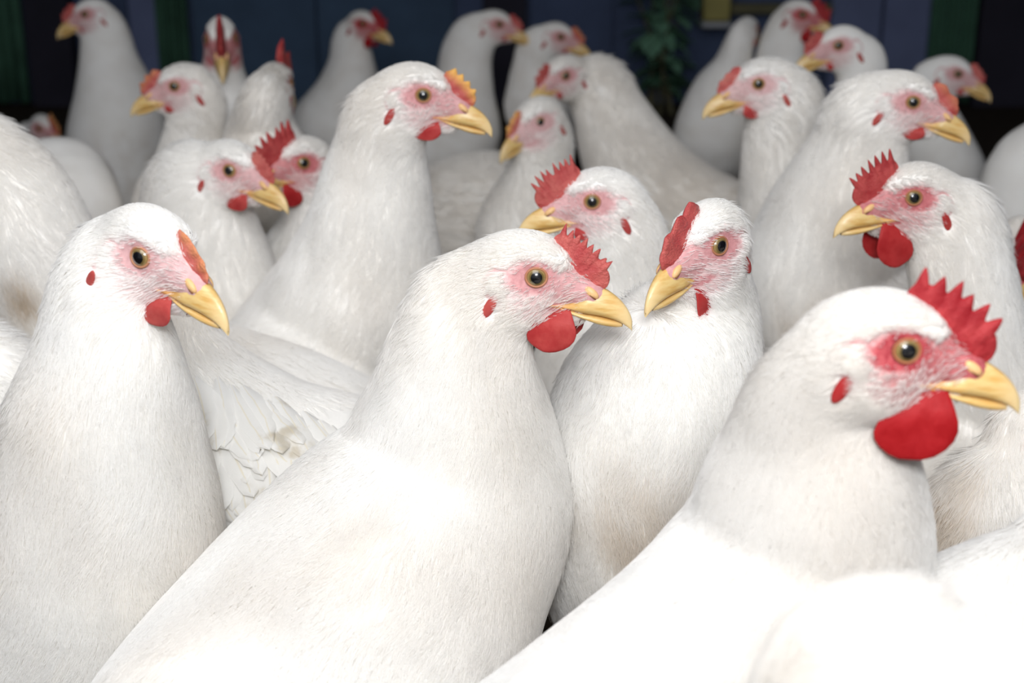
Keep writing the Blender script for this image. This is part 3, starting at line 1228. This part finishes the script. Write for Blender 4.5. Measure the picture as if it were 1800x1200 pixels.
bird('white hen turned towards the viewer with a narrow upright comb and two hanging wattles', (1266, 432), 0.75, 228,
     [(1248, 490, .022, 76), (1240, 570, .045, 106), (1188, 650, .04, 158), (1160, 740, .055, 188), (1150, 860, .08, 205), (1170, 980, .11, 215)],
     pitch=-3, flush=.6, comb=(9.5, 3, 2), wattle=(25, 6.5, 12), tail=(-180, 18, 0.95), hair=60000, cthick=1.25, dirt_shade=[(1110, 920, 90, .55), (1180, 880, 60, .3)])
bird('white hen with a fanned red comb looking left, behind the two centre hens', (1043, 355), 0.946, 190,
     [(1088, 400, .01, 68), (1112, 480, .03, 72), (1112, 560, .045, 88), (1085, 640, .07, 135), (1100, 740, .1, 170)],
     pitch=2, flush=.5, comb=(17, 8, 1), wattle=(8, 7, 6), tail=(-140, 32, 0.95), hair=40000)
bird('white hen at the right with a red comb and big round scarlet wattles, looking left', (1608, 348), 0.916, 195,
     [(1668, 400, .01, 82), (1690, 480, .025, 86), (1700, 560, .04, 92), (1715, 650, .06, 112), (1740, 750, .09, 150)],
     pitch=2, flush=.8, comb=(18, 7, 1), wattle=(31, 14), tail=(20, 32, 0.95), hair=40000)
# --- second row
bird('tall white hen with a yellow-tipped comb looking right, left of the centre', (742, 168), 0.985, -12,
     [(682, 205, .012, 66), (668, 260, .03, 74), (660, 330, .05, 92), (653, 400, .065, 106), (646, 460, .08, 124), (628, 540, .10, 152), (590, 630, .13, 180)],
     pitch=-2, flush=.55, comb=(8.5, 4, 0), wattle=(14, 11, 4), yellow=1, tail=(60, 32, 0.95), hair=45000)
bird('white hen with a short pale comb looking right over the left front hen', (402, 300), 1.10, -30,
     [(342, 335, .015, 84), (352, 400, .04, 100), (385, 470, .055, 92), (385, 560, .08, 115)],
     pitch=-4, flush=.45, comb=(5.5, 6, 0), wattle=(14, 12, 6), tail=(-60, 15, 0.95), hair=30000)
bird('white hen with a large ragged red comb peeping out behind the short-combed hen', (535, 287), 1.17, 224,
     [(575, 340, .02, 62), (556, 420, .04, 72), (545, 500, .07, 100)],
     pitch=6, flush=.8, comb=(21, 6, 2), wattle=(19, 11), tail=(-120, 32, 0.95), hair=20000)
bird('white hen looking right above the big round-wattled hen at the right', (1603, 180), 1.08, -20,
     [(1528, 200, .01, 66), (1512, 255, .03, 78), (1490, 330, .055, 102), (1466, 420, .08, 132), (1450, 520, .10, 142)],
     pitch=-6, flush=.5, comb=(6, 2, 0), wattle=(10, 10, 6), yellow=.2, tail=(160, 32, 0.95), hair=40000, dirt_shade=[(1430, 570, 70, .35)])
# --- third row
bird('pale hen with a smooth pink face looking left, right of the centre', (1335, 148), 1.23, 192,
     [(1378, 180, .01, 62), (1380, 250, .035, 71), (1384, 330, .06, 80), (1394, 430, .09, 95)],
     pitch=-4, flush=.3, comb=(3.5, 3, 0), wattle=(12, 10, 6), tail=(-120, 32, 0.95), hair=16000)
bird('small white hen with a yellow-orange comb ridge looking down to the left, centre back', (950, 215), 1.40, 222,
     [(955, 245, .015, 56), (952, 290, .03, 58), (943, 345, .05, 70), (930, 420, .07, 88)],
     pitch=-12, flush=.35, comb=(5, 3, 0), wattle=(7, 4), yellow=.8, tail=(140, 32, 0.95), hair=14000)
bird('white hen looking left with its long back sloping down to the right', (995, 133), 1.62, 218,
     [(1048, 155, .02, 55), (1072, 200, .035, 62), (1098, 260, .05, 76), (1140, 330, .06, 92), (1215, 385, .05, 92), (1290, 410, .03, 82), (1360, 420, .02, 40)],
     pitch=-8, flush=.5, comb=(7, 3, 0), wattle=(6, 4), hair=14000)
bird('white hen with an orange-red comb looking left in the second row at the left', (308, 152), 1.41, 192,
     [(345, 180, .01, 46), (342, 235, .03, 48), (336, 300, .05, 62), (330, 380, .08, 90)],
     pitch=-4, flush=.45, comb=(7, 3, 0), wattle=(7, 5), yellow=.3, tail=(-180, 32, 0.95), hair=14000)
bird('white hen seen from behind with an upright red comb', (488, 146), 1.36, 80,
     [(466, 185, .0, 56), (460, 250, .02, 76), (470, 320, .0, 96)],
     pitch=-4, flush=.7, comb=(32, 2, 2), cthick=1.8, wattle=(14, 8), tail=(-80, 6, 0.65), hair=14000, near_eye=0)
bird('hen at the back facing straight ahead with narrow red comb and two wattles', (413, 68), 1.56, -80,
     [(394, 105, .02, 48), (392, 150, .03, 58), (400, 220, .05, 78)],
     pitch=-10, s=1.0, flush=.8, comb=(18, 3, 1), cthick=1.7, wattle=(24, 6), tail=(-80, 18, 0.95), hair=0, near_eye=1)
bird('white hen with a pink comb looking left in the back right corner', (1475, 80), 1.52, 194,
     [(1512, 108, .01, 44), (1516, 170, .03, 48), (1520, 240, .05, 70)],
     pitch=-6, flush=.45, comb=(7, 3, 0), wattle=(7, 4), tail=(-100, 18, 0.8), hair=0)
bird('dim white hen looking right at the far right of the back', (1683, 130), 1.78, -22,
     [(1640, 142, .01, 36), (1630, 190, .03, 44), (1636, 250, .05, 66), (1650, 310, .08, 80)],
     pitch=-10, flush=.45, comb=(5, 3, 0), wattle=(6, 4), tail=(-100, 6, 0.95), hair=0)
# --- back row
bird('dim hen with a dark red comb standing behind the pink-combed hen, looking right', (1410, 26), 1.98, -30,
     [(1386, 44, .01, 32), (1374, 95, .03, 42), (1376, 160, .05, 55), (1390, 240, .08, 72)],
     pitch=-5, flush=.9, comb=(13, 3, 1), wattle=(20, 8), tail=(-140, 32, 0.95), hair=0)
bird('grey-looking dim hen with its head turned away, left of the dark red-combed hen', (1332, 52), 2.05, 60,
     [(1302, 70, .0, 32), (1286, 125, .01, 42), (1262, 185, .02, 58), (1248, 260, .04, 68)],
     pitch=0, flush=.2, comb=None, wattle=None, tail=(-120, 6, 0.95), hair=0, near_eye=-1)
bird('dim hen looking right with an orange comb, right of the far centre pair', (985, 65), 2.10, -15,
     [(946, 82, .01, 34), (936, 125, .03, 38), (940, 190, .05, 52)],
     pitch=-8, flush=.5, comb=(6, 3, 0), wattle=(4, 3), yellow=.4, tail=(-120, 6, 0.8), hair=0)
bird('dim tall hen looking right with an orange beak, left of the far centre pair', (877, 43), 2.10, -12,
     [(836, 62, .01, 38), (818, 105, .03, 46), (816, 170, .05, 52), (812, 245, .08, 66)],
     pitch=-6, flush=.55, comb=(5, 3, 0), wattle=(5, 3), tail=(0, 18, 0.8), hair=0)
bird('dim hen with a dark red comb and wattle standing alone against the dark wall', (637, 42), 2.25, -28,
     [(617, 70, .01, 33), (618, 115, .03, 42), (612, 170, .05, 58), (590, 230, .08, 80)],
     pitch=-4, flush=1.0, comb=(13, 4, 1), wattle=(20, 8), tail=(-100, 6, 0.95), hair=0)
bird('dim tall hen looking left at the top left of the flock', (150, 25), 2.0, 192,
     [(183, 50, .01, 38), (192, 110, .03, 50), (205, 180, .05, 72), (212, 260, .08, 92), (235, 340, .12, 92)],
     pitch=-10, flush=.5, comb=(6, 3, 0), wattle=(6, 4), tail=(-180, 6, 0.65), hair=0, dirt_shade=[(200, 290, 80, .5)])
bird('dim hen low at the far left, only its orange-red comb and crown showing', (68, 226), 2.2, -40,
     [(50, 250, .01, 32), (45, 300, .03, 45)],
     pitch=-4, flush=.6, comb=(12, 4, 1), wattle=(10, 6), yellow=.6, tail=(-180, 6, 0.95), hair=0)
# --- hens whose heads are hidden or outside the picture
bird('large white neck and shoulder of the hen cut off by the left edge', (-190, 250), 0.95, 185,
     [(-120, 250, .01, 62), (-50, 280, .02, 84), (15, 355, .04, 104), (72, 460, .06, 104), (115, 570, .08, 100), (180, 680, .1, 110)],
     flush=.4, comb=(8, 5, 1), wattle=(10, 6), tail=(-60, 32, 0.95), hair=25000, dirt_shade=[(30, 520, 40, .5)])  # brown spot paints the shadowed lower edge into the feather colour
bird('low white back between the left edge and left front hen', (-220, 640), 0.84, 170,
     [(-160, 690, .0, 90), (-70, 690, .02, 132), (30, 740, .03, 120), (100, 800, .04, 80), (140, 840, .05, 40)],
     flush=.4, comb=(8, 5, 1), wattle=(10, 6), hair=15000)
bird('white back curving down between the left edge hen and the dim tall hen', (30, 400), 1.45, 200,
     [(60, 380, .0, 60), (105, 330, .02, 90), (125, 380, .0, 85)],
     flush=.4, comb=None, wattle=None, tail=(-60, 18, 0.95), hair=0, dirt_shade=[(125, 290, 16, .4)])
bird('white hen squatting between the two front hens with ruffled, muddy wing feathers', (255, 560), 0.86, 150,
     [(300, 600, .0, 80), (330, 715, .0, 145), (450, 835, .0, 178), (570, 830, .01, 140), (680, 820, .02, 100), (760, 800, .03, 40)],
     flush=.4, comb=None, wattle=None, hair=16000, bare=(325, 705, 760, 1010),
     wing=[dict(start=(322, 650, .80), end=(670, 712, .80), low=(322, 1000, .78), rows=12, n=13, length=.046, width=.0085, ruff=.45, lift=.004, lay=.30, fall=.75),
           dict(start=(322, 690, .80), end=(640, 742, .80), low=(352, 900, .78), rows=3, n=8, length=.062, width=.0105, ruff=.6, lift=.007, lay=.25, fall=.9)])
bird('white hen whose smooth back slopes down to the right behind the ruffled wing', (240, 560), 0.965, 165,
     [(300, 600, .0, 70), (400, 680, .0, 105), (520, 730, .0, 110), (640, 780, .0, 95), (720, 830, .0, 40)],
     flush=.4, comb=None, wattle=None, hair=20000)
bird('cream white back resting between the tall hen and the small centre hen', (1010, 420), 1.66, 10,
     [(960, 400, .0, 80), (880, 375, .0, 104), (800, 388, .0, 104), (720, 410, .0, 70), (660, 400, 0, 30)],
     flush=.4, comb=None, wattle=None, hair=8000)
bird('white back at the right edge below the dim right-looking hen', (1880, 220), 1.5, -10,
     [(1860, 260, .0, 60), (1825, 315, .01, 92), (1830, 400, .03, 100)],
     flush=.4, comb=None, wattle=None, tail=(-180, 6, 0.95), hair=0, dirt_shade=[(1790, 250, 14, .4)])
bird('hen cut off by the right edge with a dark red comb, beak tip and wattle', (1799, 446), 1.07, 258,
     [(1818, 500, .02, 44), (1834, 580, .04, 64), (1850, 660, .06, 90)],
     pitch=-2, s=1.1, flush=1.0, comb=(21, 4, 1), wattle=(27, 10), tail=(-180, 6, 0.95), hair=10000, near_eye=0, cthick=3.0)
bird('white hen with a mud-stained breast behind the right front hen', (1880, 760), 0.74, 10,
     [(1850, 860, .0, 110), (1775, 915, .0, 145), (1700, 960, .02, 110)],
     flush=.4, comb=None, wattle=None, tail=(-180, 6, 0.95), hair=20000, dirt_shade=[(1640, 900, 70, .75), (1700, 830, 40, .4)])
bird('bright white back at the lower right edge', (1960, 960), 0.62, 10,
     [(1930, 1010, .0, 110), (1830, 1110, .0, 195), (1700, 1180, .01, 190)],
     flush=.4, comb=None, wattle=None, tail=(-180, 6, 0.95), hair=15000)
bird('blurred creamy back nearest the viewer at the bottom right', (1380, 1500), 0.42, 200,
     [(1430, 1380, .0, 110), (1510, 1215, .0, 188), (1610, 1290, .0, 205), (1740, 1320, .0, 212), (1880, 1360, 0, 210)],
     flush=.4, comb=None, wattle=None, tail=(-180, 6, 0.95), hair=20000, cream=.07)
